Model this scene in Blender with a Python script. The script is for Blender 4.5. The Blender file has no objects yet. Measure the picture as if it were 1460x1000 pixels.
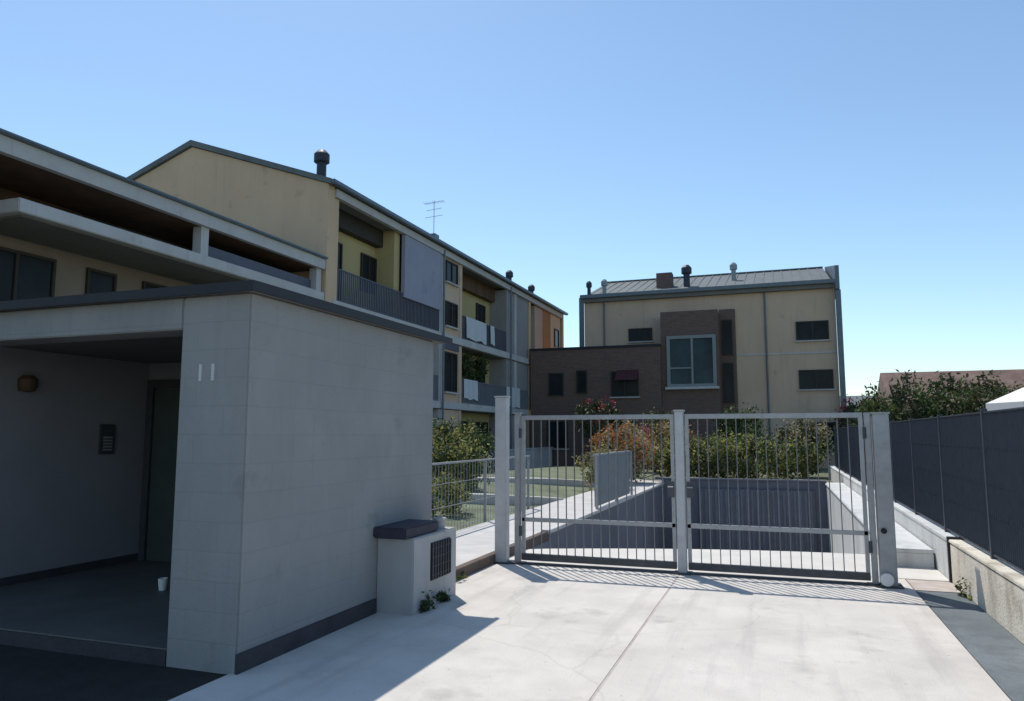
import bpy, bmesh, math, random
from mathutils import Vector, Matrix
random.seed(7)
R = math.radians
C = bpy.context.scene.collection

# ---------------------------------------------------------------- materials
def mat(name, col, rough=0.8, var=0.12, scale=3.0, bump=0.0, bscale=40.0, metal=0.0,
        stain=None, stain_amt=0.0, stain_scale=1.2, vstretch=1.0, spec=0.4, alpha=1.0, transl=0.0):
    m = bpy.data.materials.new(name); m.use_nodes = True
    nt = m.node_tree; n = nt.nodes; l = nt.links
    b = n['Principled BSDF']
    b.inputs['Roughness'].default_value = rough
    b.inputs['Metallic'].default_value = metal
    b.inputs['Specular IOR Level'].default_value = spec
    tc = n.new('ShaderNodeTexCoord')
    mp = n.new('ShaderNodeMapping'); mp.inputs['Scale'].default_value = (1, 1, vstretch)
    l.new(tc.outputs['Object'], mp.inputs['Vector'])
    no = n.new('ShaderNodeTexNoise'); no.inputs['Scale'].default_value = scale
    no.inputs['Detail'].default_value = 6; no.inputs['Roughness'].default_value = 0.65
    l.new(mp.outputs[0], no.inputs['Vector'])
    cr = n.new('ShaderNodeValToRGB')
    cr.color_ramp.elements[0].position = 0.3; cr.color_ramp.elements[1].position = 0.7
    lo = [max(0, c * (1 - var)) for c in col]; hi = [min(1, c * (1 + var)) for c in col]
    cr.color_ramp.elements[0].color = (*lo, 1); cr.color_ramp.elements[1].color = (*hi, 1)
    l.new(no.outputs['Fac'], cr.inputs['Fac'])
    out = cr.outputs['Color']
    if stain:
        n2 = n.new('ShaderNodeTexNoise'); n2.inputs['Scale'].default_value = stain_scale
        n2.inputs['Detail'].default_value = 8; n2.inputs['Roughness'].default_value = 0.7
        mp2 = n.new('ShaderNodeMapping'); mp2.inputs['Location'].default_value = (7.3, 2.1, 4.4)
        mp2.inputs['Scale'].default_value = (1, 1, vstretch)
        l.new(tc.outputs['Object'], mp2.inputs['Vector']); l.new(mp2.outputs[0], n2.inputs['Vector'])
        r2 = n.new('ShaderNodeValToRGB')
        r2.color_ramp.elements[0].position = 0.5; r2.color_ramp.elements[1].position = 0.75
        r2.color_ramp.elements[0].color = (0, 0, 0, 1); r2.color_ramp.elements[1].color = (stain_amt,) * 3 + (1,)
        l.new(n2.outputs['Fac'], r2.inputs['Fac'])
        mx = n.new('ShaderNodeMix'); mx.data_type = 'RGBA'
        l.new(r2.outputs['Color'], mx.inputs['Factor'])
        l.new(out, mx.inputs['A']); mx.inputs['B'].default_value = (*stain, 1)
        out = mx.outputs['Result']
    l.new(out, b.inputs['Base Color'])
    if bump:
        n3 = n.new('ShaderNodeTexNoise'); n3.inputs['Scale'].default_value = bscale
        n3.inputs['Detail'].default_value = 5
        l.new(tc.outputs['Object'], n3.inputs['Vector'])
        bp = n.new('ShaderNodeBump'); bp.inputs['Strength'].default_value = bump
        bp.inputs['Distance'].default_value = 0.02
        l.new(n3.outputs['Fac'], bp.inputs['Height']); l.new(bp.outputs['Normal'], b.inputs['Normal'])
    if transl:
        t = n.new('ShaderNodeBsdfTranslucent'); l.new(out, t.inputs['Color'])
        ms = n.new('ShaderNodeMixShader'); ms.inputs[0].default_value = transl
        l.new(b.outputs[0], ms.inputs[1]); l.new(t.outputs[0], ms.inputs[2])
        l.new(ms.outputs[0], n['Material Output'].inputs['Surface'])
    return m

def brick_mat(name, c1, c2, cm, scale=1.0):
    m = mat(name, c1, 0.9)
    nt = m.node_tree; n = nt.nodes; l = nt.links
    tc = n['Texture Coordinate']
    sx = n.new('ShaderNodeSeparateXYZ'); l.new(tc.outputs['Object'], sx.inputs[0])
    ad = n.new('ShaderNodeMath'); l.new(sx.outputs['X'], ad.inputs[0]); l.new(sx.outputs['Y'], ad.inputs[1])
    cx = n.new('ShaderNodeCombineXYZ'); l.new(ad.outputs[0], cx.inputs['X']); l.new(sx.outputs['Z'], cx.inputs['Y'])
    br = n.new('ShaderNodeTexBrick'); br.inputs['Scale'].default_value = scale
    br.inputs['Brick Width'].default_value = 0.25; br.inputs['Row Height'].default_value = 0.07
    br.inputs['Mortar Size'].default_value = 0.008
    br.inputs['Color1'].default_value = (*c1, 1); br.inputs['Color2'].default_value = (*c2, 1)
    br.inputs['Mortar'].default_value = (*cm, 1)
    l.new(cx.outputs[0], br.inputs['Vector'])
    l.new(br.outputs['Color'], n['Principled BSDF'].inputs['Base Color'])
    return m

def glass_mat(name, col):
    m = mat(name, col, rough=0.2, var=0.5, scale=0.7, spec=0.10)
    return m

M = {
 'concrete': mat('bright_concrete', (.61, .57, .515), .85, .12, 1.3, .25, 60, stain=(.38, .355, .33), stain_amt=.45, stain_scale=.9),
 'joint': mat('joint_fill', (.46, .40, .36), .95, .2, 6),
 'apron': mat('lip_concrete', (.62,.59,.54), .85, .08, 2, .2, 60),
 'asphalt': mat('dark_asphalt', (.026, .025, .024), .9, .25, 6, .6, 120, stain=(.06, .058, .055), stain_amt=.5),
 'channel': mat('grey_channel', (.12, .14, .15), .75, .22, 2.2, .3, 50, stain=(.24,.27,.29), stain_amt=.7, stain_scale=1.7),
 'render_white': mat('white_render', (.265, .272, .275), .85, .09, 1.1, .25, 45, stain=(.20, .21, .225), stain_amt=.55, stain_scale=1.6, vstretch=.6),
 'render_white2': mat('inner_render', (.25, .25, .28), .85, .08, 1.1, .15, 45),
 'cabinet': mat('cabinet_render', (.40, .40, .40), .85, .08, 2, .2, 45, stain=(.33, .33, .31), stain_amt=.6, stain_scale=3),
 'flashing': mat('dark_flashing', (.016, .018, .026), .6, .2, 3, metal=.0),
 'skirt': mat('dark_skirting', (.05, .048, .055), .85, .3, 3, .3, 40),
 'slate': mat('dark_stone', (.035, .035, .055), .6, .25, 5, .2, 30),
 'tile_floor': mat('porch_tiles', (.13, .13, .12), .6, .2, 2, .1, 30),
 'green_metal': mat('dark_green_metal', (.06, .075, .07), .5, .15, 3),
 'metal': mat('galvanised_metal', (.36, .37, .38), .5, .12, 9, .05, 60, metal=.35, stain=(.25, .24, .23), stain_amt=.5, stain_scale=6),
 'metal_light': mat('pale_painted_metal', (.50, .51, .52), .5, .08, 7, .05, 60, metal=.1, stain=(.36, .35, .33), stain_amt=.5, stain_scale=5),
 'bar_metal': mat('gate_bar_metal', (.17, .175, .18), .5, .15, 9, metal=.3),
 'metal_dark': mat('dark_steel', (.075, .08, .09), .5, .2, 6, metal=.3),
 'grating': mat('grey_grating', (.062, .069, .09), .5, .15, 8, metal=.3),
 'white_plastic': mat('white_plastic', (.75, .75, .74), .4, .03),
 'black': mat('black_opening', (.012, .013, .016), .6, .3, 3),
 'low_wall': mat('stained_concrete', (.68, .63, .53), .9, .15, 2.2, .4, 40, stain=(.20, .15, .10), stain_amt=.85, stain_scale=1.5, vstretch=.7),
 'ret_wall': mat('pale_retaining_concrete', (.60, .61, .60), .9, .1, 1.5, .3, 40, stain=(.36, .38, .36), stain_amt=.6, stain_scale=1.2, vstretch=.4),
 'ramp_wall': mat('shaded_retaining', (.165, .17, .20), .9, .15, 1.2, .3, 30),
 'ramp': mat('ramp_concrete', (.30, .30, .29), .9, .2, 2, .5, 20),
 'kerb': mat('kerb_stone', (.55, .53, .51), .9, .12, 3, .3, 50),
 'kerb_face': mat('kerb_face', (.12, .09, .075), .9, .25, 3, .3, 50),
 'lawn': mat('lawn', (.17, .195, .125), .95, .35, 1.3, .8, 90, stain=(.21, .21, .13), stain_amt=.6, stain_scale=.5),
 'earth': mat('ground_earth', (.12, .13, .075), .95, .3, .4, .5, 20, stain=(.22, .19, .13), stain_amt=.6, stain_scale=.15),
 'beige': mat('beige_render', (.54, .405, .30), .9, .10, .7, .15, 30, stain=(.43,.34,.265), stain_amt=.4, stain_scale=.5, vstretch=.5),
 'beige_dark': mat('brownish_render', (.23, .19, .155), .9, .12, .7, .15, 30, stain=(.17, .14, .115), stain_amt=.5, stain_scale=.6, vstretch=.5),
 'ochre': mat('ochre_render', (.56, .41, .28), .9, .08, .6, .15, 30, stain=(.42,.34,.24), stain_amt=.4, stain_scale=.5, vstretch=.5),
 'yellow': mat('yellow_render', (.42, .35, .18), .9, .08, .8, .15, 30, stain=(.38,.33,.16), stain_amt=.4, stain_scale=.8, vstretch=.5),
 'lav': mat('lavender_panel', (.29, .30, .385), .8, .08, .8, .1, 30),
 'grey_render': mat('grey_render', (.26, .26, .27), .85, .1, 1, .1, 30),
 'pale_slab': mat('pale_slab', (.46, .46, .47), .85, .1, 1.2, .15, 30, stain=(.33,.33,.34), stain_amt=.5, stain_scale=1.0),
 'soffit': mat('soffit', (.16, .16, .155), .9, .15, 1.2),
 'brown': mat('brown_boarding', (.10, .055, .03), .7, .35, 2.0, vstretch=.3),
 'orange': mat('orange_render', (.31, .15, .065), .85, .08, 1.5),
 'roof_grey': mat('grey_roof_tiles', (.12, .14, .145), .8, .2, 2.2, .5, 18),
 'roof_brown': mat('brown_roof_tiles', (.17, .105, .085), .85, .3, 1.2, .6, 10, stain=(.28, .20, .16), stain_amt=.6, stain_scale=.6),
 'gutter': mat('gutter_metal', (.12, .15, .175), .45, .15, 5, metal=.4),
 'chim': mat('chimney_metal', (.03, .04, .055), .5, .2, 5, metal=.3),
 'chim_grey': mat('chimney_grey', (.28, .30, .31), .8, .2, 5),
 'glass': glass_mat('dark_window', (.018, .022, .026)),
 'glass_teal': glass_mat('teal_window', (.035, .06, .07)),
 'shutter': mat('dark_shutter', (.035, .03, .026), .7, .2, 6),
 'frame': mat('pale_window_frame', (.21, .24, .25), .6, .08),
 'brick': brick_mat('dark_brick', (.15, .09, .075), (.11, .07, .06), (.16, .135, .125)),
 'rail_blue': mat('dark_blue_railing', (.075, .085, .12), .5, .15, 4),
 'rail_grey': mat('grey_blue_railing', (.16, .18, .22), .5, .15, 4),
 'rail_white': mat('white_cloth', (.50, .54, .58), .8, .05, 4),
 'panel_blue': mat('blue_grey_slats', (.24, .27, .29), .55, .1, 4, metal=.2),
 'red': mat('red_cloth', (.07, .02, .025), .8, .2, 5),
 'white_cloth': mat('parasol_cloth', (.78, .77, .74), .85, .03, 4),
 'leaf': mat('leaf_green', (.075, .11, .03), .6, .45, 2.5, transl=.4),
 'leaf_dark': mat('leaf_dark', (.040, .060, .022), .6, .4, 2.5, transl=.15),
 'leaf_yel': mat('leaf_yellow', (.27, .27, .09), .6, .35, 2.5, transl=.5),
 'leaf_olive': mat('leaf_olive', (.11, .105, .05), .65, .4, 2.5, transl=.2),
 'fl_orange': mat('orange_petals', (.46, .20, .075), .7, .3, 4, transl=.25),
 'fl_pale': mat('pale_seedheads', (.46, .38, .22), .8, .3, 4, transl=.25),
 'fl_red': mat('red_petals', (.40, .04, .06), .7, .2, 4, transl=.2),
 'bark': mat('bark', (.10, .075, .05), .95, .3, 8, .5, 30),
 'pink': mat('pink_render', (.42, .32, .27), .9, .1, 1),
}

def add_blocks(m, bw, rh, amt, strength):
    # painted blockwork: shallow joints as bump plus a little tone change from block to block
    nt = m.node_tree; n = nt.nodes; l = nt.links
    b = n['Principled BSDF']; tc = n['Texture Coordinate']
    sx = n.new('ShaderNodeSeparateXYZ'); l.new(tc.outputs['Object'], sx.inputs[0])
    ad = n.new('ShaderNodeMath'); l.new(sx.outputs['X'], ad.inputs[0]); l.new(sx.outputs['Y'], ad.inputs[1])
    cx = n.new('ShaderNodeCombineXYZ'); l.new(ad.outputs[0], cx.inputs['X']); l.new(sx.outputs['Z'], cx.inputs['Y'])
    br = n.new('ShaderNodeTexBrick'); br.inputs['Scale'].default_value = 1
    br.inputs['Brick Width'].default_value = bw; br.inputs['Row Height'].default_value = rh
    br.inputs['Mortar Size'].default_value = .006; br.inputs['Mortar Smooth'].default_value = .6
    br.inputs['Color1'].default_value = (1, 1, 1, 1); br.inputs['Color2'].default_value = (1 - amt,) * 3 + (1,)
    br.inputs['Mortar'].default_value = (1 - amt * 1.6,) * 3 + (1,)
    l.new(cx.outputs[0], br.inputs['Vector'])
    old = b.inputs['Base Color'].links[0].from_socket
    mx = n.new('ShaderNodeMix'); mx.data_type = 'RGBA'; mx.blend_type = 'MULTIPLY'; mx.inputs['Factor'].default_value = 1
    l.new(old, mx.inputs['A']); l.new(br.outputs['Color'], mx.inputs['B']); l.new(mx.outputs['Result'], b.inputs['Base Color'])
    bp = n.new('ShaderNodeBump'); bp.inputs['Strength'].default_value = strength; bp.inputs['Distance'].default_value = .01
    l.new(br.outputs['Fac'], bp.inputs['Height']); bp.invert = True
    if b.inputs['Normal'].links: l.new(b.inputs['Normal'].links[0].from_socket, bp.inputs['Normal'])
    l.new(bp.outputs['Normal'], b.inputs['Normal'])
def add_wear(m, kind):
    nt = m.node_tree; n = nt.nodes; l = nt.links
    b = n['Principled BSDF']; tc = n['Texture Coordinate']
    def layer(fac, col):
        old = b.inputs['Base Color'].links[0].from_socket
        mx = n.new('ShaderNodeMix'); mx.data_type = 'RGBA'
        l.new(fac, mx.inputs['Factor']); l.new(old, mx.inputs['A']); mx.inputs['B'].default_value = (*col, 1)
        l.new(mx.outputs['Result'], b.inputs['Base Color'])
    def noise(scale3, loc, p0, p1, top, detail=6):
        mp = n.new('ShaderNodeMapping'); mp.inputs['Scale'].default_value = scale3; mp.inputs['Location'].default_value = loc
        l.new(tc.outputs['Object'], mp.inputs['Vector'])
        no = n.new('ShaderNodeTexNoise'); no.inputs['Scale'].default_value = 1; no.inputs['Detail'].default_value = detail
        no.inputs['Roughness'].default_value = .6; l.new(mp.outputs[0], no.inputs['Vector'])
        cr = n.new('ShaderNodeValToRGB'); cr.color_ramp.elements[0].position = p0; cr.color_ramp.elements[1].position = p1
        cr.color_ramp.elements[0].color = (0, 0, 0, 1); cr.color_ramp.elements[1].color = (top,) * 3 + (1,)
        l.new(no.outputs['Fac'], cr.inputs['Fac']); return cr.outputs['Color']
    if kind == 'drive':
        layer(noise((5.5, .35, 1), (3, 1, 0), .52, .72, .35), (.33, .30, .28))      # tyre tracks along the drive
        layer(noise((1.3, 1.3, 1), (9, 4, 0), .60, .70, .45, 9), (.30, .28, .26))   # patches
        layer(noise((16, 16, 1), (1, 7, 0), .68, .74, .5, 3), (.22, .20, .18))      # spots
        vo = n.new('ShaderNodeTexVoronoi'); vo.feature = 'DISTANCE_TO_EDGE'; vo.inputs['Scale'].default_value = .33
        nz = n.new('ShaderNodeTexNoise'); nz.inputs['Scale'].default_value = 2.5; nz.inputs['Detail'].default_value = 6
        ad = n.new('ShaderNodeMix'); ad.data_type = 'VECTOR'; ad.inputs['Factor'].default_value = .22
        l.new(tc.outputs['Object'], nz.inputs['Vector']); l.new(tc.outputs['Object'], ad.inputs['A']); l.new(nz.outputs['Color'], ad.inputs['B'])
        l.new(ad.outputs['Result'], vo.inputs['Vector'])
        cr = n.new('ShaderNodeValToRGB'); cr.color_ramp.elements[0].position = 0; cr.color_ramp.elements[1].position = .0022
        cr.color_ramp.elements[0].color = (.16, .16, .16, 1); cr.color_ramp.elements[1].color = (0, 0, 0, 1)
        l.new(vo.outputs['Distance'], cr.inputs['Fac']); layer(cr.outputs['Color'], (.20, .18, .17))
    else:
        layer(noise((7, 7, .45), (2, 2, 1), .55, .75, .4), kind)      # rain streaks
        layer(noise((2.2, 2.2, 2.2), (5, 2, 8), .62, .68, .4, 8), tuple(c * .9 for c in kind))
# ---------------------------------------------------------------- mesh helpers
add_blocks(M['render_white'], .5, .2, .045, .3)
add_wear(M['render_white'], (.19, .20, .21)); add_wear(M['concrete'], 'drive'); add_wear(M['cabinet'], (.27, .27, .26))
add_wear(M['ochre'], (.36, .29, .20)); add_wear(M['beige'], (.36, .285, .22)); add_wear(M['pale_slab'], (.27, .27, .27))
add_wear(M['ret_wall'], (.33, .34, .33)); add_wear(M['low_wall'], (.30, .24, .17)); add_wear(M['lav'], (.20, .21, .27))
class MB:
    def __init__(s): s.v = []; s.f = []
    def box(s, x0, x1, y0, y1, z0, z1):
        b = len(s.v)
        s.v += [(x, y, z) for z in (z0, z1) for y in (y0, y1) for x in (x0, x1)]
        s.f += [tuple(b + i for i in q) for q in ((0,2,3,1),(4,5,7,6),(0,1,5,4),(2,6,7,3),(0,4,6,2),(1,3,7,5))]
        return s
    def prism(s, pts, axis, a0, a1):
        # pts: polygon in the two other axes (order kept), extruded along axis
        b = len(s.v); n = len(pts)
        for a in (a0, a1):
            for p in pts:
                q = list(p); q.insert('xyz'.index(axis), a); s.v.append(tuple(q))
        s.f.append(tuple(range(b, b + n))); s.f.append(tuple(reversed(range(b + n, b + 2 * n))))
        for i in range(n):
            j = (i + 1) % n
            s.f.append((b + i, b + n + i, b + n + j, b + j))
        return s
    def tube(s, p0, p1, r0, r1=None, n=10, cap=True):
        r1 = r0 if r1 is None else r1
        p0, p1 = Vector(p0), Vector(p1); d = (p1 - p0).normalized()
        u = d.orthogonal().normalized(); w = d.cross(u); b = len(s.v)
        for p, r in ((p0, r0), (p1, r1)):
            for i in range(n):
                a = 2 * math.pi * i / n
                s.v.append(tuple(p + u * (r * math.cos(a)) + w * (r * math.sin(a))))
        for i in range(n):
            j = (i + 1) % n; s.f.append((b + i, b + j, b + n + j, b + n + i))
        if cap:
            s.f.append(tuple(reversed(range(b, b + n)))); s.f.append(tuple(range(b + n, b + 2 * n)))
        return s
    def lathe(s, c, prof, n=16):
        b = len(s.v)
        for r, z in prof:
            for i in range(n):
                a = 2 * math.pi * i / n
                s.v.append((c[0] + r * math.cos(a), c[1] + r * math.sin(a), c[2] + z))
        for k in range(len(prof) - 1):
            for i in range(n):
                j = (i + 1) % n
                s.f.append((b + k*n + i, b + k*n + j, b + (k+1)*n + j, b + (k+1)*n + i))
        return s
    def quad(s, *p):
        b = len(s.v); s.v += [tuple(q) for q in p]; s.f.append(tuple(range(b, b + len(p)))); return s

def obj(name, mb, m, parent=None, bevel=0.0, org=None):
    """one mesh object; org is its origin in world space (default: parent's location, else mesh base centre)"""
    if org is None:
        if parent is not None: org = WORLD[parent.name]
        else:
            xs, ys, zs = zip(*mb.v)
            org = Vector(((min(xs)+max(xs))/2, (min(ys)+max(ys))/2, min(zs)))
    org = Vector(org)
    me = bpy.data.meshes.new(name)
    me.from_pydata([tuple(Vector(v) - org) for v in mb.v], [], mb.f)
    bm = bmesh.new(); bm.from_mesh(me); bmesh.ops.recalc_face_normals(bm, faces=bm.faces[:])
    if bevel:
        bmesh.ops.bevel(bm, geom=bm.edges[:], offset=bevel, segments=2, affect='EDGES', clamp_overlap=True)
    bm.to_mesh(me); bm.free()
    for mm in (m if isinstance(m, list) else [m]): me.materials.append(mm)
    o = bpy.data.objects.new(name, me); C.objects.link(o)
    if parent is not None:
        o.parent = parent; o.location = org - WORLD[parent.name]
    else: o.location = org
    WORLD[o.name] = org
    return o
WORLD = {}

def thing(name, label, cat, loc=(0, 0, 0), group=None):
    o = bpy.data.objects.new(name, None); C.objects.link(o)
    o.location = loc; o.empty_display_size = .2
    WORLD[o.name] = Vector(loc)
    return tag(o, label, cat, group)
def tag(o, label, cat, group=None):
    o['label'] = label; o['category'] = cat
    if group: o['group'] = group
    return o
def struct(name, mb, m, **k):
    o = obj(name, mb, m, **k); o['kind'] = 'structure'; return o

# ================================================================ GROUND
PX0, PX1, PY0, PY1 = -3.35, 1.22, 9.7, 23.0     # the ramp pit
g = MB()
xs = [-400, PX0 - .25, PX1 + .25, 400]; ys = [-60, PY0, PY1 + .3, 900]
for i in range(3):
    for j in range(3):
        if i == 1 and j == 1: continue
        g.quad((xs[i], ys[j], 0), (xs[i+1], ys[j], 0), (xs[i+1], ys[j+1], 0), (xs[i], ys[j+1], 0))
struct('ground', g, M['earth'], org=(0, 0, 0))
d = MB()
XJ = [-3.5, -1.12, 1.25]; YJ = [-6, 2.6, 9.35]
for i in range(2):
    for j in range(2):
        d.box(XJ[i] + (.008 if i else 0), XJ[i+1] - (0 if i else .006), YJ[j] + .006, YJ[j+1] - .006, -.05, .022)
struct('driveway', d, M['concrete'], org=(0, 0, 0), bevel=.004)
d = MB()
arc = [(-3.35, 9.36), (1.695, 9.36), (1.695, 10.15), (1.22, 10.15), (1.22, 11.05)] + [(1.22 - 4.3 * t, 11.05 + .06 * math.sin(math.pi * t) - .95 * t ** 1.6) for t in [i / 14 for i in range(1, 15)]] + [(-3.35, 9.95)]
d.prism(arc, 'z', -.25, .024)
struct('driveway_lip', d, M['apron'], org=(0, 0, 0))
d = MB(); d.box(-3.5, 1.25, -6, 9.35, -.05, .0185).box(1.262, 1.695, 8.76, 9.355, -.05, .018)
struct('joint_bed', d, M['joint'], org=(0, 0, 0))
d = MB(); d.box(-30, -3.51, -8, 7.25, -.05, .010)
struct('asphalt_yard', d, M['asphalt'], org=(0, 0, 0))
d = MB(); d.box(1.262, 1.695, -6, 8.75, -.05, .012)
struct('side_channel', d, M['channel'], org=(0, 0, 0))
# raised pavement with kerb, from the cabinet to the gate and beyond
d = MB(); d.box(-4.75, -3.47, 7.27, 25.0, -.05, .125)
struct('pavement', d, M['kerb'], org=(0, 0, 0), bevel=.01)
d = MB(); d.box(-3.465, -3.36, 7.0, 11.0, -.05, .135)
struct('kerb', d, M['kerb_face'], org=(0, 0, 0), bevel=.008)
# lawn, gently mounded
l = MB(); nx, ny = 14, 40; x0, x1, y0, y1 = -12.2, -4.76, 8.4, 36.8
def lz(u, v): return .03 + .38 * math.sin(math.pi * min(1, max(0, u))) ** 1.5 * math.sin(math.pi * min(1, v * 1.1)) ** .6 if 0 < v < .9 else .03
for j in range(ny + 1):
    for i in range(nx + 1):
        u, v = i / nx, j / ny
        l.v.append((x0 + (x1 - x0) * u, y0 + (y1 - y0) * v, lz(u, v)))
for j in range(ny):
    for i in range(nx):
        b = j * (nx + 1) + i; l.f.append((b, b + 1, b + nx + 2, b + nx + 1))
struct('lawn', l, M['lawn'], org=(0, 0, 0))
# lit garden paths across the lawn (raised paving ribbons)
l = MB()
def ribbon(pts, w, h=.06):
    for (a, b_) in zip(pts[:-1], pts[1:]):
        a, b_ = Vector(a), Vector(b_); t = (b_ - a).normalized(); s = Vector((t.y, -t.x, 0)) * w / 2
        z = Vector((0, 0, h)); o = Vector((0, 0, -.3))
        p = [a - s, a + s, b_ + s, b_ - s]
        k = len(l.v); l.v += [tuple(q + z) for q in p] + [tuple(q + o) for q in p]
        l.f += [(k,k+1,k+2,k+3),(k+4,k+7,k+6,k+5)] + [(k+i, k+4+i, k+4+(i+1)%4, k+(i+1)%4) for i in range(4)]
ribbon([(-12, 17.2, .22), (-10, 17.6, .38), (-8, 18.6, .40), (-6.4, 20.6, .30), (-4.9, 22.5, .12)], .55)
ribbon([(-9.5, 12.9, .36), (-7.5, 13.6, .38), (-5.9, 15.2, .26), (-4.8, 16.6, .1)], .35)
struct('garden_path', l, M['kerb'], org=(0, 0, 0))
# ramp
r = MB()
r.prism([(9.7, -.26), (11.0, -.40), (23.0, -2.5), (23.0, -2.8), (9.7, -.5)], 'x', PX0, PX1)
struct('ramp', r, M['ramp'], org=(0, 0, 0))
w = thing('retaining_wall', 'pale sunlit retaining wall along the right side of the ramp behind the gate', 'retaining wall', (1.5, 9.2, 0), 'retaining walls around the ramp')
obj('wall', MB().box(PX1, 1.68, 10.16, 23.3, -2.8, .19), M['ret_wall'], w)
obj('coping', MB().box(PX1 - .03, 1.685, 10.153, 23.33, .192, .24), M['ret_wall'], w, bevel=.01)
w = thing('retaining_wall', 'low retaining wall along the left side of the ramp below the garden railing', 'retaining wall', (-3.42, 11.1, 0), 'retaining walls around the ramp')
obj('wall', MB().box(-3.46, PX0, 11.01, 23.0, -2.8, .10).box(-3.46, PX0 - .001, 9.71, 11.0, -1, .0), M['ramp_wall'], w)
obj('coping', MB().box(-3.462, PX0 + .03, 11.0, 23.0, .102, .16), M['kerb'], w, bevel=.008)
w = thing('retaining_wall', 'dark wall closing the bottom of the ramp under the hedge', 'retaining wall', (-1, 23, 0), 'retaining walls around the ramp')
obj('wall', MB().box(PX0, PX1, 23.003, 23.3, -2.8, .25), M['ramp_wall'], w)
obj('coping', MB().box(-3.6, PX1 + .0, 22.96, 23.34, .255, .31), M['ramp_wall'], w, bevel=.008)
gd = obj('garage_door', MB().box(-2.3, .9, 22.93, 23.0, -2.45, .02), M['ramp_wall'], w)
rb = MB()
for i in range(22): rb.box(-2.27 + i * .145, -2.21 + i * .145, 22.90, 22.93, -2.45, .0)
obj('rib_panel', rb, M['rail_grey'], gd)

# ================================================================ PORTICO
p = thing('entrance_portico', 'pale rendered flat-roofed entrance porch with thick pillar and dark roof edge, front left', 'porch', (-5.4, 5.7, 0))
XL, XC, XR, YF, YB = -7.25, -4.05, -3.45, 4.2, 7.15
obj('pillar_wall', MB().box(XC, XR, YF, YB, 0, 2.598), M['render_white'], p, bevel=.012)
obj('lintel', MB().box(-11.0, XC - .001, YF + .002, YF + .30, 2.36, 2.596), M['render_white'], p, bevel=.008)
obj('inner_wall', MB().box(XL - .2, XL, YF + .35, YB + .2, 0, 2.47), M['render_white2'], p)
obj('wall_skirting', MB().box(XL, XL + .012, YF + .36, YB, .12, .20), M['skirt'], p)
bw = obj('back_wall', MB().box(XL, XC - .001, YB - .12, YB + .0, 0, 2.47), M['render_white2'], p)
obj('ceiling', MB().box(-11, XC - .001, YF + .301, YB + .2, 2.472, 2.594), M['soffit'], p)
rf = obj('roof', MB().box(-11.2, XR + .06, YF - .06, YB + .25, 2.60, 2.64), M['soffit'], p)
fl = MB()
fl.box(-11.22, XR + .09, YF - .09, YF - .062, 2.59, 2.66).box(XR + .062, XR + .09, YF - .0615, YB + .28, 2.59, 2.66)
obj('flashing', fl, M['flashing'], rf)
obj('porch_floor', MB().box(XL, XC - .002, YF + .02, YB - .121, 0, .12), M['tile_floor'], p, bevel=.008)
obj('riser_shade_strip', MB().box(XL, XC - .004, YF + .005, YF + .019, 0, .112), M['skirt'], p)  # dark strip added so the step front reads shaded despite the sunlit yard
sk = MB().box(XR, XR + .018, YF - .01, 6.0, .0, .15)
obj('base_skirting', sk, M['skirt'], p, bevel=.003)
dr = obj('door', MB().box(-7.10, -6.15, YB - .165, YB - .121, .125, 2.15), M['green_metal'], p, bevel=.004)
df = MB().box(-7.2, -7.11, YB - .19, YB - .121, .122, 2.26).box(-6.14, -6.05, YB - .19, YB - .121, .122, 2.26).box(-7.11, -6.14, YB - .19, YB - .121, 2.16, 2.26)
obj('door_frame', df, M['metal_dark'], dr)
obj('door_handle', MB().tube((-6.25, YB - .2, 1.1), (-6.25, YB - .2, 1.35), .012).box(-6.26, -6.24, YB - .2, YB - .165, 1.22, 1.24), M['metal'], dr)
ic = obj('intercom', MB().box(XL, XL + .03, 6.36, 6.56, 1.38, 1.72), M['metal_dark'], p, bevel=.006)
bt = MB()
for k in range(5): bt.box(XL + .03, XL + .036, 6.40, 6.52, 1.42 + k * .035, 1.44 + k * .035)
obj('button_row', bt, M['metal'], ic)
obj('wall_lamp', MB().lathe((XL + .07, 5.42, 2.03), [(0, 0), (.07, .01), (.09, .06), (.09, .13), (.05, .17), (0, .17)], 14).box(XL, XL + .03, 5.37, 5.47, 2.04, 2.16), M['brown'], p)
# two small pale upright marks on the pillar (house number 11)
for dx in (-3.86, -3.75):
    obj('number_digit', MB().box(dx - .012, dx + .012, YF - .008, YF, 1.98, 2.10), M['metal_light'], p)
# paper cup
c = obj('paper_cup', MB().lathe((-5.62, 5.75, .12), [(0, 0), (.032, 0), (.045, .11), (.041, .11), (.028, .008), (0, .008)], 16), M['white_plastic'])
tag(c, 'small white paper cup left on the dark porch floor beside the pillar', 'cup')

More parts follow.
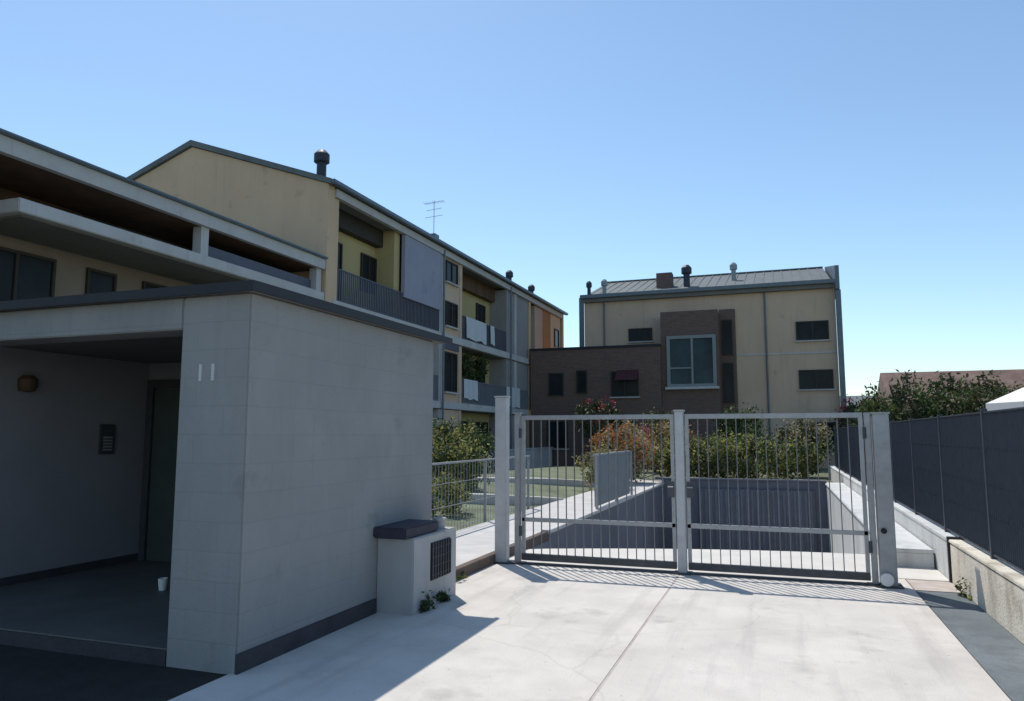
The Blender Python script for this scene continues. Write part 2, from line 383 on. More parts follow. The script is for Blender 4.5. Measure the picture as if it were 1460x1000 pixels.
# ================================================================ METER CABINET
k = thing('meter_cabinet', 'low pale rendered utility cabinet with dark stone cap and black vent beside the porch wall', 'utility cabinet', (-3.28, 6.45, 0))
obj('body', MB().box(-3.449, -3.08, 6.02, 6.95, 0, .68), M['cabinet'], k, bevel=.01)
obj('cap', MB().box(-3.449, -3.12, 5.94, 6.62, .682, .78), M['slate'], k, bevel=.012)
vf = MB().box(-3.08, -3.068, 6.36, 6.78, .26, .60)
vg = obj('vent_grille', vf, M['black'], k)
vb = MB()
for i in range(8): vb.box(-3.068, -3.058, 6.37 + i * .0565, 6.385 + i * .0565, .27, .59)
for i in range(4): vb.box(-3.067, -3.062, 6.365, 6.775, .30 + i * .08, .306 + i * .08)
obj('grille_bars', vb, M['metal_dark'], vg)
lp = obj('conduit_cap', MB().lathe((-3.2, 6.80, .681), [(0, 0), (.055, 0), (.055, .07), (.07, .075), (.07, .10), (.0, .115)], 16), M['cabinet'], k)

# ================================================================ GATE
GY = 8.85
def post(name, label, x, w, h, m, grp='gate posts', y=GY, cap=True):
    t = thing(name, label, 'gate post', (x, y, 0), grp)
    obj('shaft', MB().box(x - w/2, x + w/2, y - w/2, y + w/2, 0.0, h), m, t, bevel=.006)
    obj('base_plate', MB().box(x - w/2 - .05, x + w/2 + .05, y - w/2 - .05, y + w/2 + .05, .023, .04), M['metal_dark'], t, bevel=.003)
    if cap: obj('cap', MB().box(x - w/2 - .012, x + w/2 + .012, y - w/2 - .012, y + w/2 + .012, h + .001, h + .02), m, t, bevel=.004)
    return t
post('gate_post', 'tall thick pale gate post at the left end of the gate, by the raised kerb', -3.30, .145, 2.07, M['metal_light'])
post('gate_post', 'thin grey post standing just right of the tall left gate post', -3.09, .07, 1.86, M['metal'])
post('gate_post', 'pale centre gate post where the two barred leaves meet', -1.09, .10, 1.87, M['metal_light'])
t = post('gate_post', 'thick grey gate post at the right end with keyhole and roller', 1.03, .16, 1.82, M['metal'])
obj('keyhole', MB().tube((1.0, GY - .11, .60), (1.0, GY - .09, .60), .03, n=14), M['black'], t)
obj('roller', MB().tube((1.0, GY - .155, .11), (1.0, GY - .097, .11), .065, n=18).tube((1.0, GY - .16, .11), (1.0, GY - .095, .11), .018, n=8), M['white_plastic'], t)
post('gate_post', 'slim grey latch post touching the left side of the thick right gate post', .905, .06, 1.84, M['metal'], cap=False)

def leaf(x0, x1, label, curve=0):
    t = thing('gate_leaf', label, 'gate', ((x0 + x1) / 2, GY, 0), 'barred leaves of the driveway gate')
    obj('top_rail', MB().box(x0, x1, GY - .025, GY + .025, 1.785, 1.84), M['metal'], t, bevel=.004)
    obj('middle_rail', MB().box(x0, x1, GY - .02, GY + .02, .535, .585), M['metal'], t, bevel=.004)
    obj('bottom_rail', MB().box(x0, x1, GY - .03, GY + .03, .07, .15), M['metal_dark'], t, bevel=.004)  # darker metal than the other rails: backlit shade put into its colour
    for x in (x0 + .02, x1 - .02):
        obj('stile', MB().box(x - .02, x + .02, GY - .02, GY + .02, .1505, 1.7845), M['metal'], t)
    hx = x0 - .012 if x0 < -2 else x1 + .012
    for z in (.42, 1.62): obj('hinge', MB().tube((hx, GY - .035, z - .06), (hx, GY - .035, z + .06), .018, n=10), M['metal_dark'], t)
    lx = x1 - .045 if x0 < -2 else x0 + .045
    lb = obj('lock_box', MB().box(lx - .04, lx + .04, GY - .035, GY - .021, .88, 1.06), M['metal_dark'], t, bevel=.003)
    obj('latch_handle', MB().tube((lx - .03, GY - .06, 1.0), (lx + .03, GY - .06, 1.0), .009, n=8).tube((lx + .02, GY - .06, 1.0), (lx + .02, GY - .034, 1.0), .008, n=8), M['metal'], lb)
    n = int(round((x1 - x0 - .08) / .105))
    src = None
    for i in range(1, n):
        x = x0 + .04 + (x1 - x0 - .08) * i / n
        if src is None:
            src = obj('bar', MB().box(x - .005, x + .005, GY - .010, GY + .010, .1505, 1.7845), M['bar_metal'], t); sx = x
        else:
            b = src.copy(); C.objects.link(b); b.parent = t; b.location.x += x - sx
    return t
leaf(-3.035, -1.155, 'left barred leaf of the grey driveway gate, between tall post and centre post')
leaf(-1.025, .86, 'right barred leaf of the grey driveway gate, between centre post and keyhole post')
tr = obj('gate_track', MB().box(-3.2, 1.15, GY - .045, GY - .02, .023, .04).box(-3.2, 1.15, GY + .02, GY + .045, .023, .04), M['metal_dark'])
tag(tr, 'dark metal gate track set in the concrete under the gate', 'gate track')

# ================================================================ RIGHT FENCE
lw = thing('boundary_wall', 'paler continuation of the boundary wall beyond the gate, beside the ramp', 'wall', (1.8, 9.4, 0))
obj('wall_body', MB().box(1.70, 1.90, 9.365, 30, 0, .44), M['ret_wall'], lw)
obj('coping', MB().box(1.69, 1.91, 9.364, 30, .442, .475), M['ret_wall'], lw)
lw = thing('boundary_wall', 'low stained concrete boundary wall carrying the dark grating fence, right edge', 'wall', (1.8, 1, 0))
obj('wall_body', MB().box(1.70, 1.92, -3, 9.3, 0, .44), M['low_wall'], lw, bevel=.01)
obj('coping', MB().box(1.69, 1.93, -3.01, 9.31, .442, .475), M['low_wall'], lw, bevel=.006)
obj('end_plate', MB().box(1.68, 1.94, 9.312, 9.36, .0, .50), M['skirt'], lw)
fe = thing('grating_fence', 'dark steel grating fence of close upright bars along the right boundary', 'fence', (1.81, 1, 0))
def bay(y0, y1, zb):
    m = MB(); y = y0 + .06
    while y < y1 - .03:
        m.box(1.798, 1.823, y - .0015, y + .0015, zb + .05, 1.80); y += .062
    for z in (zb + .05, zb + .38, .5 * (zb + 1.8), 1.47, 1.785):
        m.box(1.806, 1.815, y0 + .03, y1 - .03, z, z + .006)
    m.box(1.797, 1.824, y0 + .03, y1 - .03, zb + .03, zb + .048).box(1.797, 1.824, y0 + .03, y1 - .03, 1.802, 1.815)
    obj('grating_panel', m, M['grating'], fe)
    obj('post', MB().box(1.785, 1.835, y0 - .025, y0 + .025, zb, 1.84), M['grating'], fe)
y = -2.0
while y < 28:
    zb = .475
    y2 = y + 2.0 if y < 4 or y > 6.5 else y + 2.0
    bay(y, y2, zb); y = y2

# ================================================================ LEFT GARDEN RAILINGS
lr = thing('garden_railing', 'blue grey slatted metal railing on the left edge of the ramp', 'railing', (-3.42, 16, .12))
m = MB()
for i in range(34): m.box(-3.44, -3.41, 14.4 + i * .105, 14.455 + i * .105, .2, 1.18)
obj('slat_panel', m, M['panel_blue'], lr)
obj('top_rail', MB().box(-3.45, -3.40, 14.35, 18.02, 1.182, 1.22), M['metal'], lr)
for yy in (14.37, 16.2, 18.0): obj('post', MB().box(-3.4095, -3.36, yy - .025, yy + .025, .162, 1.2), M['metal'], lr)
lr = thing('wire_railing', 'thin wire railing along the left pavement between the gate post and the porch', 'railing', (-4.85, 8, 0))
m = MB()
for i in range(60): m.box(-4.853, -4.847, 7.5 + i * .12, 7.506 + i * .12, .1, 1.15)
for z in (.15, .5, .85): m.box(-4.854, -4.846, 7.4, 14.6, z, z + .008)
obj('mesh_panel', m, M['metal'], lr)
obj('top_rail', MB().box(-4.87, -4.83, 7.4, 14.6, 1.151, 1.18), M['metal'], lr)
for i in range(4): obj('post', MB().box(-4.87, -4.83, 7.4 + i * 2.37, 7.44 + i * 2.37, 0, 1.15), M['metal'], lr)
gw = thing('garden_wall', 'low pale garden wall in front of the yellow apartment row', 'wall', (-11.0, 28, 0))
obj('wall_body', MB().box(-11.1, -10.9, 21.0, 36.5, 0, .92), M['pale_slab'], gw)
obj('coping', MB().box(-11.15, -10.85, 20.95, 36.55, .922, .98), M['pale_slab'], gw, bevel=.01)

# ================================================================ APARTMENT BUILDINGS
def window(parent, face, a0, a1, z0, z1, plane, pane=None, frame=None, d=1, sill=True):
    """face 'x': wall plane at x=plane facing +x, spans y a0..a1. face 'y': plane y facing -y, spans x."""
    pane = pane or M['glass']; frame = frame or M['shutter']
    def bx(mb, u0, u1, z0, z1, o0, o1):
        if face == 'x': mb.box(plane + o0, plane + o1, u0, u1, z0, z1)
        else: mb.box(u0, u1, plane - o1, plane - o0, z0, z1)
        return mb
    t = .06; f = MB()
    bx(f, a0, a0 + t, z0, z1, .005, .07); bx(f, a1 - t, a1, z0, z1, .005, .07)
    bx(f, a0 + t, a1 - t, z0, z0 + t, .005, .07); bx(f, a0 + t, a1 - t, z1 - t, z1, .005, .07)
    if a1 - a0 > .9: bx(f, (a0 + a1)/2 - .03, (a0 + a1)/2 + .03, z0 + t, z1 - t, .005, .068)
    w = obj('window', f, frame, parent)
    obj('pane', bx(MB(), a0 + t, a1 - t, z0 + t, z1 - t, .006, .03), pane, w)
    if sill: obj('sill', bx(MB(), a0 - .06, a1 + .06, z0 - .06, z0 - .002, .0, .13), M['pale_slab'], w)
    return w
def railing(parent, x, y0, y1, z0, h, m, post=.9):
    r = MB()
    n = max(2, int((y1 - y0) / .11))
    for i in range(n + 1):
        yy = y0 + (y1 - y0) * i / n
        r.box(x - .012, x + .012, yy - .025, yy + .025, z0 + .05, z0 + h - .04)
    r.box(x - .025, x + .025, y0, y1, z0 + h - .038, z0 + h).box(x - .02, x + .02, y0, y1, z0 + .02, z0 + .048)
    return obj('balcony_railing', r, m, parent)

# ---- B1 : near left building
b1 = thing('apartment_building', 'near left apartment building with pale balcony slab and dark shaded attic gallery', 'building', (-17, 11, 0), 'apartment buildings')
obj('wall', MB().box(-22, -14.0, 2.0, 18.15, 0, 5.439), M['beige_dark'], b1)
obj('balcony_slab', MB().box(-22, -12.3, 8.88, 18.15, 5.47, 5.72), M['pale_slab'], b1, bevel=.015)
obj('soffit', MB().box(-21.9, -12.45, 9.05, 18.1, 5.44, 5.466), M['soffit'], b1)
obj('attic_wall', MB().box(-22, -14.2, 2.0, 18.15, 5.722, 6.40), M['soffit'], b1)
rf = obj('roof', MB().prism([(-22.3, 6.46), (-12.42, 6.46), (-12.42, 6.72), (-17.3, 7.6)][::1], 'y', 1.5, 18.12), M['roof_grey'], b1)
obj('fascia', MB().box(-12.42, -12.28, 1.5, 18.12, 6.40, 6.69), M['pale_slab'], rf)
obj('gutter', MB().box(-12.4, -12.18, 1.45, 18.13, 6.692, 6.76), M['gutter'], rf, bevel=.02)
obj('roof_soffit', MB().box(-14.2, -12.42, 1.5, 18.12, 6.402, 6.45), M['brown'], b1)
for yy in (13.4, 17.95): obj('column', MB().box(-12.62, -12.38, yy - .12, yy + .12, 5.721, 6.399), M['pale_slab'], b1)
obj('attic_boarding', MB().box(-14.195, -14.10, 8.4, 11.4, 5.724, 6.395), M['brown'], b1)
obj('attic_boarding', MB().box(-14.195, -14.10, 5.0, 8.0, 5.724, 6.395), M['brown'], b1)
for a0, a1 in ((11.7, 12.6), (14.3, 15.8), (16.3, 17.5)): window(b1, 'x', a0, a1, 5.76, 6.36, -14.2, sill=False)
for a0, a1, z0 in ((9.3, 10.95, 3.2), (11.7, 12.45, 3.7), (13.2, 14.5, 3.2), (15.3, 16.6, 3.7)):
    window(b1, 'x', a0, a1, z0, 5.2, -14.0)
obj('wall_column', MB().box(-13.1, -12.8, 14.9, 15.2, 0, 5.438), M['beige_dark'], b1)
sh = obj('balcony_screen', MB().box(-12.6, -12.55, 13.3, 17.8, 5.722, 6.05), M['rail_blue'], b1)

# ---- B2 : gabled row behind
b2 = thing('apartment_building', 'long yellow apartment row with gable end, loggias and balconies, centre left', 'building', (-17.5, 31, 0), 'apartment buildings')
YA, YZ = 18.2, 43.6; XF = -12.3; XW = -13.25; XBK = -22.7; XR_ = -17.5
def zroof(x): return 9.15 + (11.05 - 9.15) * (1 - abs(x - XR_) / 5.2)
obj('gable_wall', MB().prism([(XBK, 0), (XW, 0), (XF - .01, 0), (XF - .01, 9.02), (XR_, 10.85), (XBK, 9.02)], 'y', YA, YA + .35), M['ochre'], b2)
obj('wall', MB().box(XBK, XW, YA + .351, YZ, 0, 8.79), M['yellow'], b2)
obj('end_wall', MB().prism([(XBK, 0), (XF - .01, 0), (XF - .01, 9.02), (XR_, 10.85), (XBK, 9.02)], 'y', YZ + .001, YZ + .3), M['ochre'], b2)
rf = obj('roof', MB().prism([(XF + .14, 8.98), (XR_, 10.87), (XBK - .14, 8.98), (XBK - .14, 9.14), (XR_, 11.06), (XF + .14, 9.14)], 'y', YA - .10, YZ + .4), M['roof_grey'], b2)
obj('gutter', MB().box(XF + .142, XF + .27, YA - .1, YZ + .4, 8.98, 9.12), M['gutter'], rf, bevel=.02)
obj('fascia', MB().box(XF - .1, XF + .06, YA + .36, YZ, 8.72, 8.97), M['pale_slab'], b2)
obj('loggia_ceiling', MB().box(XW, XF - .101, YA + .36, YZ, 8.80, 8.86), M['soffit'], b2)
for z0, z1 in ((5.30, 5.60), (2.62, 2.90)):
    obj('balcony_slab', MB().box(XW + .001, XF + .0, YA + .36, 37.0, z0, z1), M['pale_slab'], b2, bevel=.012)
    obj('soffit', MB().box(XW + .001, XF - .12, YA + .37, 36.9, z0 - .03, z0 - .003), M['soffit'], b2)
# piers
for y0, y1, mm in ((18.56, 18.85, 'ochre'), (26.05, 26.35, 'pale_slab'), (28.0, 28.25, 'beige'), (33.7, 34.0, 'grey_render'), (34.9, 35.2, 'pale_slab'), (37.2, 37.5, 'ochre')):
    for z0, z1 in ((0, 2.585), (2.901, 5.265), (5.601, 8.715)):
        obj('pier', MB().box(XW + .002, XF - .05, y0, y1, z0, z1), M[mm], b2)
# lavender proud panel and window bay
obj('wall_panel', MB().box(XF - .12, XF + .02, 23.0, 26.04, 6.45, 8.71), M['lav'], b2)
obj('wall_panel', MB().box(XF - .12, XF + .02, 23.0, 24.3, 2.91, 5.29), M['grey_render'], b2)
for z0, z1 in ((0.0, 2.585), (2.902, 5.264), (5.602, 8.714)):
    obj('bay_wall', MB().box(XF - .35, XF - .08, 26.351, 27.999, z0, z1), M['beige'], b2)
for z0, z1 in ((7.75, 8.62), (5.95, 6.95), (3.3, 4.9)): window(b2, 'x', 26.6, 27.75, z0, z1, XF - .08)
obj('bay_panel', MB().box(XF - .079, XF - .02, 26.5, 27.9, 5.0, 5.28), M['rail_blue'], b2)
# side section
for z0, z1 in ((2.902, 5.264), (5.602, 8.714)):
    obj('bay_wall', MB().box(XF - .4, XF - .10, 34.001, 34.899, z0, z1), M['grey_render'], b2)
    obj('bay_wall', MB().box(XF - .4, XF - .10, 35.201, 37.199, z0, z1), M['grey_render'], b2)
# back wall doors/windows inside loggias
for zf in (2.9, 5.6):
    for a0, a1 in ((19.3, 20.4), (21.6, 22.6), (28.8, 30.0), (31.9, 33.0)):
        window(b2, 'x', a0, a1, zf + (.1 if a1 - a0 > 1.05 else .9), zf + 2.2, XW, sill=False)
for a0, a1 in ((19.2, 21.2), (22.2, 25), (28.6, 31.0), (32.0, 33.4), (35, 36.8)):
    window(b2, 'x', a0, a1, .1, 2.2, XW, sill=False)
# dark boxes along the top of the loggia back walls
obj('loggia_top_box', MB().box(XW + .005, XW + .3, 18.9, 22.95, 8.2, 8.79), M['shutter'], b2)
obj('loggia_top_box', MB().box(XW + .005, XW + .3, 28.3, 33.65, 8.1, 8.79), M['brown'], b2)
obj('loggia_partition', MB().box(XW + .003, XF - .2, 22.6, 22.99, 5.602, 8.79), M['yellow'], b2)
for yy in (26.2, 34.05): obj('downpipe', MB().tube((XF + .07, yy, 0), (XF + .07, yy, 8.9), .045, n=8), M['gutter'], b2)
# railings
railing(b2, XF - .06, 18.9, 26.0, 5.6, 1.0, M['rail_blue'])
railing(b2, XF - .06, 28.3, 33.65, 5.6, 1.0, M['rail_blue'])
railing(b2, XF - .06, 18.9, 26.0, 2.9, 1.0, M['rail_grey'])
railing(b2, XF - .06, 28.3, 36.9, 2.9, 1.0, M['rail_grey'])
# third section
obj('orange_panel', MB().box(XF - .5, XF - .1, 39.9, 41.3, 5.0, 8.70), M['orange'], b2)
obj('wall_panel', MB().box(XF - .5, XF - .08, 41.31, 43.3, 5.0, 8.69), M['beige'], b2)
obj('wall_panel', MB().box(XF - .5, XF - .12, 38.4, 39.89, 5.0, 8.69), M['pink'], b2)
window(b2, 'x', 42.0, 42.9, 6.8, 7.9, XF - .08)
def chimney(parent, x, y, z0, h, r, m=None, cap=True):
    c = MB().tube((x, y, z0), (x, y, z0 + h * .62), r * .62, n=14)
    o = obj('chimney', c, m or M['chim'], parent)
    if cap:
        obj('chimney_cowl', MB().lathe((x, y, z0 + h * .6), [(r*.7, 0), (r, h*.04), (r, h*.26), (r*.85, h*.30), (r*.5, h*.38), (0, h*.4)], 16), m or M['chim'], o)
    return o
chimney(rf, -12.95, 18.75, 9.25, 1.1, .24)
obj('chimney', MB().box(-13.3, -13.0, 26.9, 27.3, 9.0, 9.85), M['gutter'], rf)
chimney(rf, -13.0, 35.9, 9.2, 1.0, .2)
chimney(rf, -13.0, 39.6, 9.2, .95, .2)
an = MB().tube((-13.15, 27.1, 9.85), (-13.15, 27.1, 11.3), .015, n=6)
for zz, ll in ((10.6, .4), (10.9, .34), (11.2, .45)):
    an.tube((-13.15 - ll, 27.1, zz), (-13.15 + ll, 27.1, zz + .05), .01, n=5)
for i in range(7): an.tube((-13.15 - .42 + i * .14, 26.9, 11.22), (-13.15 - .42 + i * .14, 27.3, 11.22), .006, n=5)
obj('antenna', an, M['metal'], rf)
# sheets hanging on railings (separate things)
def sheet(x, y0, y1, z0, z1, m, label, seed):
    random.seed(seed); mb = MB(); n = 14
    for i in range(n + 1):
        yy = y0 + (y1 - y0) * i / n
        dx = .03 * math.sin(i * 1.3 + seed) + .01
        for zz, k in ((z1 + .01, .2), ((z0 + z1) / 2, .8), (z0 + .04 * math.sin(i * .8), 1.)):
            mb.v.append((x + dx * k + .04, yy, zz)); mb.v.append((x + dx * k + .052, yy, zz))
    for i in range(n):
        for k in range(2):
            a = i * 6 + k * 2; b = a + 6
            mb.f += [(a, b, b + 2, a + 2), (a + 1, a + 3, b + 3, b + 1)]
    o = obj('hanging_sheet', mb, m); tag(o, label, 'sheet', 'sheets hanging on balcony railings')
sheet(XF - .06, 28.6, 30.9, 5.68, 6.6, M['rail_white'], 'wide white sheet hanging over the upper balcony railing of the yellow row', 1)
sheet(XF - .06, 31.4, 31.9, 5.75, 6.6, M['rail_white'], 'narrow white towel hanging on the upper balcony railing beside the wide sheet', 2)
sheet(XF - .06, 26.6+1.8, 28.4 + 1.5, 3.1, 3.92, M['rail_white'], 'white sheet on the lower balcony railing, near the pale pier', 3)
sheet(XF - .06, 33.6, 35.6, 2.95, 3.92, M['rail_white'], 'white sheet on the lower balcony railing, above the tall left gate post', 4)

# ---- B3 : facing building
b3 = thing('apartment_building', 'beige facing apartment building with shed roof and dark brick stair bay, centre right', 'building', (-3.5, 42, 0), 'apartment buildings')
YF3 = 38.8
obj('wall', MB().box(-9.7, 2.85, YF3, 45.0, 0, 9.0), M['beige'], b3)
rf = obj('roof', MB().prism([(YF3 - .25, 8.99), (45.2, 11.1), (45.2, 9.001), (YF3 + .001, 9.001)][::-1], 'x', -9.8, 2.75), M['roof_grey'], b3)
obj('gutter', MB().box(-9.85, 2.84, YF3 - .42, YF3 - .26, 8.92, 9.12), M['gutter'], rf, bevel=.02)
obj('fascia', MB().box(-9.75, 2.75, YF3 - .25, YF3 - .002, 8.72, 8.985), M['soffit'], b3)
pw = obj('parapet', MB().prism([(YF3 - .5, 8.6), (YF3 - .5, 9.75), (45.4, 11.2), (45.4, 8.6)], 'x', 2.86, 3.05), M['gutter'], b3)
obj('downpipe', MB().box(2.86, 3.10, YF3 - .32, YF3 - .05, 0, 8.59), M['gutter'], b3)
obj('downpipe', MB().box(-9.95, -9.71, YF3 - .2, YF3 - .02, 0, 9.0), M['gutter'], b3)
window(b3, 'y', -7.3, -6.05, 6.5, 7.2, YF3)
window(b3, 'y', 1.0, 2.5, 6.2, 7.15, YF3)
window(b3, 'y', 1.05, 2.6, 3.8, 4.75, YF3)
window(b3, 'y', 1.05, 2.6, 1.2, 2.2, YF3)
tw = obj('brick_bay', MB().box(-5.4, -2.62, 37.3, YF3 - .003, 0, 7.75), M['brick'], b3)
obj('brick_panel', MB().box(-2.619, -1.85, YF3 - .15, YF3 - .003, 0, 7.95), M['brick'], b3)
window(b3, 'y', -2.5, -2.0, 5.6, 7.4, YF3 - .15, sill=False); window(b3, 'y', -2.5, -2.0, 3.2, 5.2, YF3 - .15, sill=False)
# glazed bay
for x in (-8.6, -.4): obj('downpipe', MB().tube((x, YF3 - .06, 0), (x, YF3 - .06, 8.7), .045, n=8), M['gutter'], b3)
obj('string_course', MB().box(-1.84, 2.84, YF3 - .03, YF3 - .001, 5.55, 5.63), M['pale_slab'], b3)
f = MB(); x0, x1, z0, z1, yp = -5.1, -2.72, 3.95, 6.5, 37.3
for a, b_, c_, d_ in ((x0, x0 + .16, z0, z1), (x1 - .16, x1, z0, z1), (x0 + .16, x1 - .16, z1 - .16, z1), (x0 + .16, x1 - .16, z0, z0 + .14), (-3.92, -3.82, z0 + .14, z1 - .16)):
    f.box(a, b_, yp - .16, yp - .003, c_, d_)
f.box(x0 + .16, -3.92, yp - .13, yp - .003, 4.85, 4.92)
w = obj('window', f, M['frame'], b3)
obj('pane', MB().box(x0 + .16, x1 - .16, yp - .06, yp - .004, z0 + .14, z1 - .16), M['glass_teal'], w)
obj('sill', MB().box(x0 - .1, x1 + .1, yp - .25, yp - .002, z0 - .12, z0 - .003), M['pale_slab'], w)
window(b3, 'y', -4.9, -4.1, 1.2, 2.6, 37.3)
sm = MB()
for i in range(26):
    x = -9.6 + i * .48
    sm.quad((x, YF3 - .25, 9.0), (x + .05, YF3 - .25, 9.0), (x + .05, 45.2, 11.14), (x, 45.2, 11.14))
    sm.quad((x, YF3 - .25, 9.0), (x, 45.2, 11.14), (x, 45.2, 11.10), (x, YF3 - .25, 8.96))
sm.box(-9.8, 2.75, 45.1, 45.3, 11.11, 11.18)
obj('roof_seams', sm, M['roof_grey'], rf)
# chimneys
chimney(rf, -9.55, 39.3, 9.1, .95, .16)
chimney(rf, -8.8, 39.8, 9.2, 1.0, .18, M['chim_grey'])
obj('chimney', MB().box(-6.05, -5.2, 40.6, 41.3, 9.5, 10.5), M['brick'], rf)
chimney(rf, -4.4, 40.6, 9.5, 1.35, .28)
chimney(rf, -2.0, 42.0, 10.0, 1.1, .2, M['chim_grey'])
# brick wing
wg = thing('brick_wing', 'low flat-roofed dark brick wing linking the yellow row and the facing building', 'building', (-8.8, 37.6, 0))
obj('wall', MB().box(-12.2, -5.402, 37.0, 38.65, 0, 6.0), M['brick'], wg)
obj('roof_edge', MB().box(-12.25, -5.403, 36.94, 38.7, 6.002, 6.12), M['flashing'], wg)
window(wg, 'y', -11.2, -10.4, 3.6, 4.8, 37.0, sill=False)
window(wg, 'y', -9.7, -9.15, 3.7, 4.9, 37.0, sill=False)
w = window(wg, 'y', -7.9, -6.5, 3.5, 4.8, 37.0)
o = obj('window_awning', MB().prism([(36.98, 4.85), (36.45, 4.35), (36.44, 4.30), (36.98, 4.79)], 'x', -7.6, -6.5), M['red'], w)
window(wg, 'y', -11.3, -10.2, .9, 2.3, 37.0); window(wg, 'y', -8.6, -7.3, .9, 2.3, 37.0)

# ================================================================ FOLIAGE
def leaves(mb, mats_n, c, rad, n, size, shell=.55, seed=0, flat=1.0, weights=None, clump=9):
    rnd = random.Random(seed)
    cl = []
    for _ in range(max(4, n // 60)):
        v = Vector((rnd.gauss(0, 1), rnd.gauss(0, 1), rnd.gauss(0, 1))).normalized()
        k = rnd.uniform(shell, 1.0) ** .6
        wgt = rnd.choices(range(mats_n), weights)[0] if weights else rnd.randrange(mats_n)
        cl.append((Vector((c[0] + v.x * rad[0] * k, c[1] + v.y * rad[1] * k, c[2] + v.z * rad[2] * k)), rnd.uniform(.14, .32), wgt))
    rm = (rad[0] + rad[1] + rad[2]) / 3
    for _ in range(n):
        cc, cr_, wi = rnd.choice(cl)
        sg = cr_ * .75 * min(rm, .9)
        off = [max(-2.2, min(2.2, rnd.gauss(0, 1))) for _ in range(3)]
        p = cc + Vector((off[0] * min(sg, cr_ * rad[0] * 1.1), off[1] * sg, off[2] * min(sg, cr_ * rad[2] * .9)))
        nn = Vector((rnd.gauss(0, 1), rnd.gauss(0, 1), rnd.gauss(.5, 1))).normalized()
        u = nn.orthogonal().normalized(); w_ = nn.cross(u)
        a = rnd.uniform(0, 6.28); uu = u * math.cos(a) + w_ * math.sin(a); ww = nn.cross(uu)
        s_ = size * rnd.uniform(.6, 1.3)
        if p.z < .02: p.z = rnd.uniform(.02, .2)
        b = len(mb.v)
        mb.v += [tuple(p - uu * s_), tuple(p + ww * s_ * .45 + nn * s_ * .1), tuple(p + uu * s_), tuple(p - ww * s_ * .45 + nn * s_ * .1)]
        mb.f.append((b, b + 1, b + 2, b + 3)); mb.mi.append(wi if rnd.random() > .15 else rnd.randrange(mats_n))
def fobj(name, mb, mats, parent):
    org = WORLD[parent.name]
    me = bpy.data.meshes.new(name)
    me.from_pydata([tuple(Vector(v) - org) for v in mb.v], [], mb.f)
    for m_ in mats: me.materials.append(M[m_])
    me.polygons.foreach_set('material_index', mb.mi)
    o = bpy.data.objects.new(name, me); C.objects.link(o); o.parent = parent
    return o
def shrub(kind, label, cat, c, rad, n, size, mats, seed, weights=None, group=None, stems=True, flowers=None):
    t = thing(kind, label, cat, (c[0], c[1], 0), group)
    mb = MB(); mb.mi = []
    leaves(mb, len(mats), c, rad, n, size, seed=seed, weights=weights)
    fobj('foliage', mb, mats, t)
    if flowers:
        fb = MB(); fb.mi = []
        leaves(fb, 1, (c[0], c[1] - rad[1] * .25, c[2] + rad[2] * .35), (rad[0] * 1.0, rad[1], rad[2] * .8), flowers[1], size * .9, shell=.8, seed=seed + 5)
        fobj('flowers', fb, [flowers[0]], t)
    if stems:
        s = MB(); rnd = random.Random(seed)
        for i in range(7):
            a = rnd.uniform(0, 6.28)
            s.tube((c[0] + .08 * math.cos(a), c[1] + .08 * math.sin(a), 0), (c[0] + rad[0] * .6 * math.cos(a), c[1] + rad[1] * .6 * math.sin(a), c[2] + rad[2] * .4), .03, .01, n=6)
        obj('stems', s, M['bark'], t)
    return t
def tree(label, c, h, rad, n, size, mats, seed, weights=None, group=None, trunk_r=.12):
    t = thing('garden_tree', label, 'tree', (c[0], c[1], 0), group)
    s = MB(); rnd = random.Random(seed); base = Vector((c[0], c[1], 0)); zc = h - rad[2]
    p = base.copy(); r_ = trunk_r; steps = 5; top = []
    for i in range(steps):
        q = p + Vector((rnd.uniform(-.1, .1), rnd.uniform(-.1, .1), (zc) / steps)); s.tube(p, q, r_, r_ * .85, n=9); p = q; r_ *= .85
    for i in range(8):
        a = i * .785 + rnd.uniform(-.3, .3)
        q = p + Vector((math.cos(a) * rad[0] * .6, math.sin(a) * rad[1] * .6, rnd.uniform(.1, .9) * rad[2]))
        s.tube(p - Vector((0, 0, rnd.uniform(0, .3) * zc)), q, r_ * .6, r_ * .15, n=6)
    obj('trunk', s, M['bark'], t)
    mb = MB(); mb.mi = []
    leaves(mb, len(mats), (c[0], c[1], zc), rad, n, size, shell=.35, seed=seed, weights=weights)
    fobj('crown', mb, mats, t)
    return t
# hedge on the bottom ramp wall
shrub('hedge', 'long green clipped hedge with pale tips above the end of the ramp', 'hedge', (-1.2, 24.4, .85), (2.5, .9, .66), 12000, .06, ['leaf', 'leaf_dark', 'leaf_yel'], 11, [2, 2, 3])
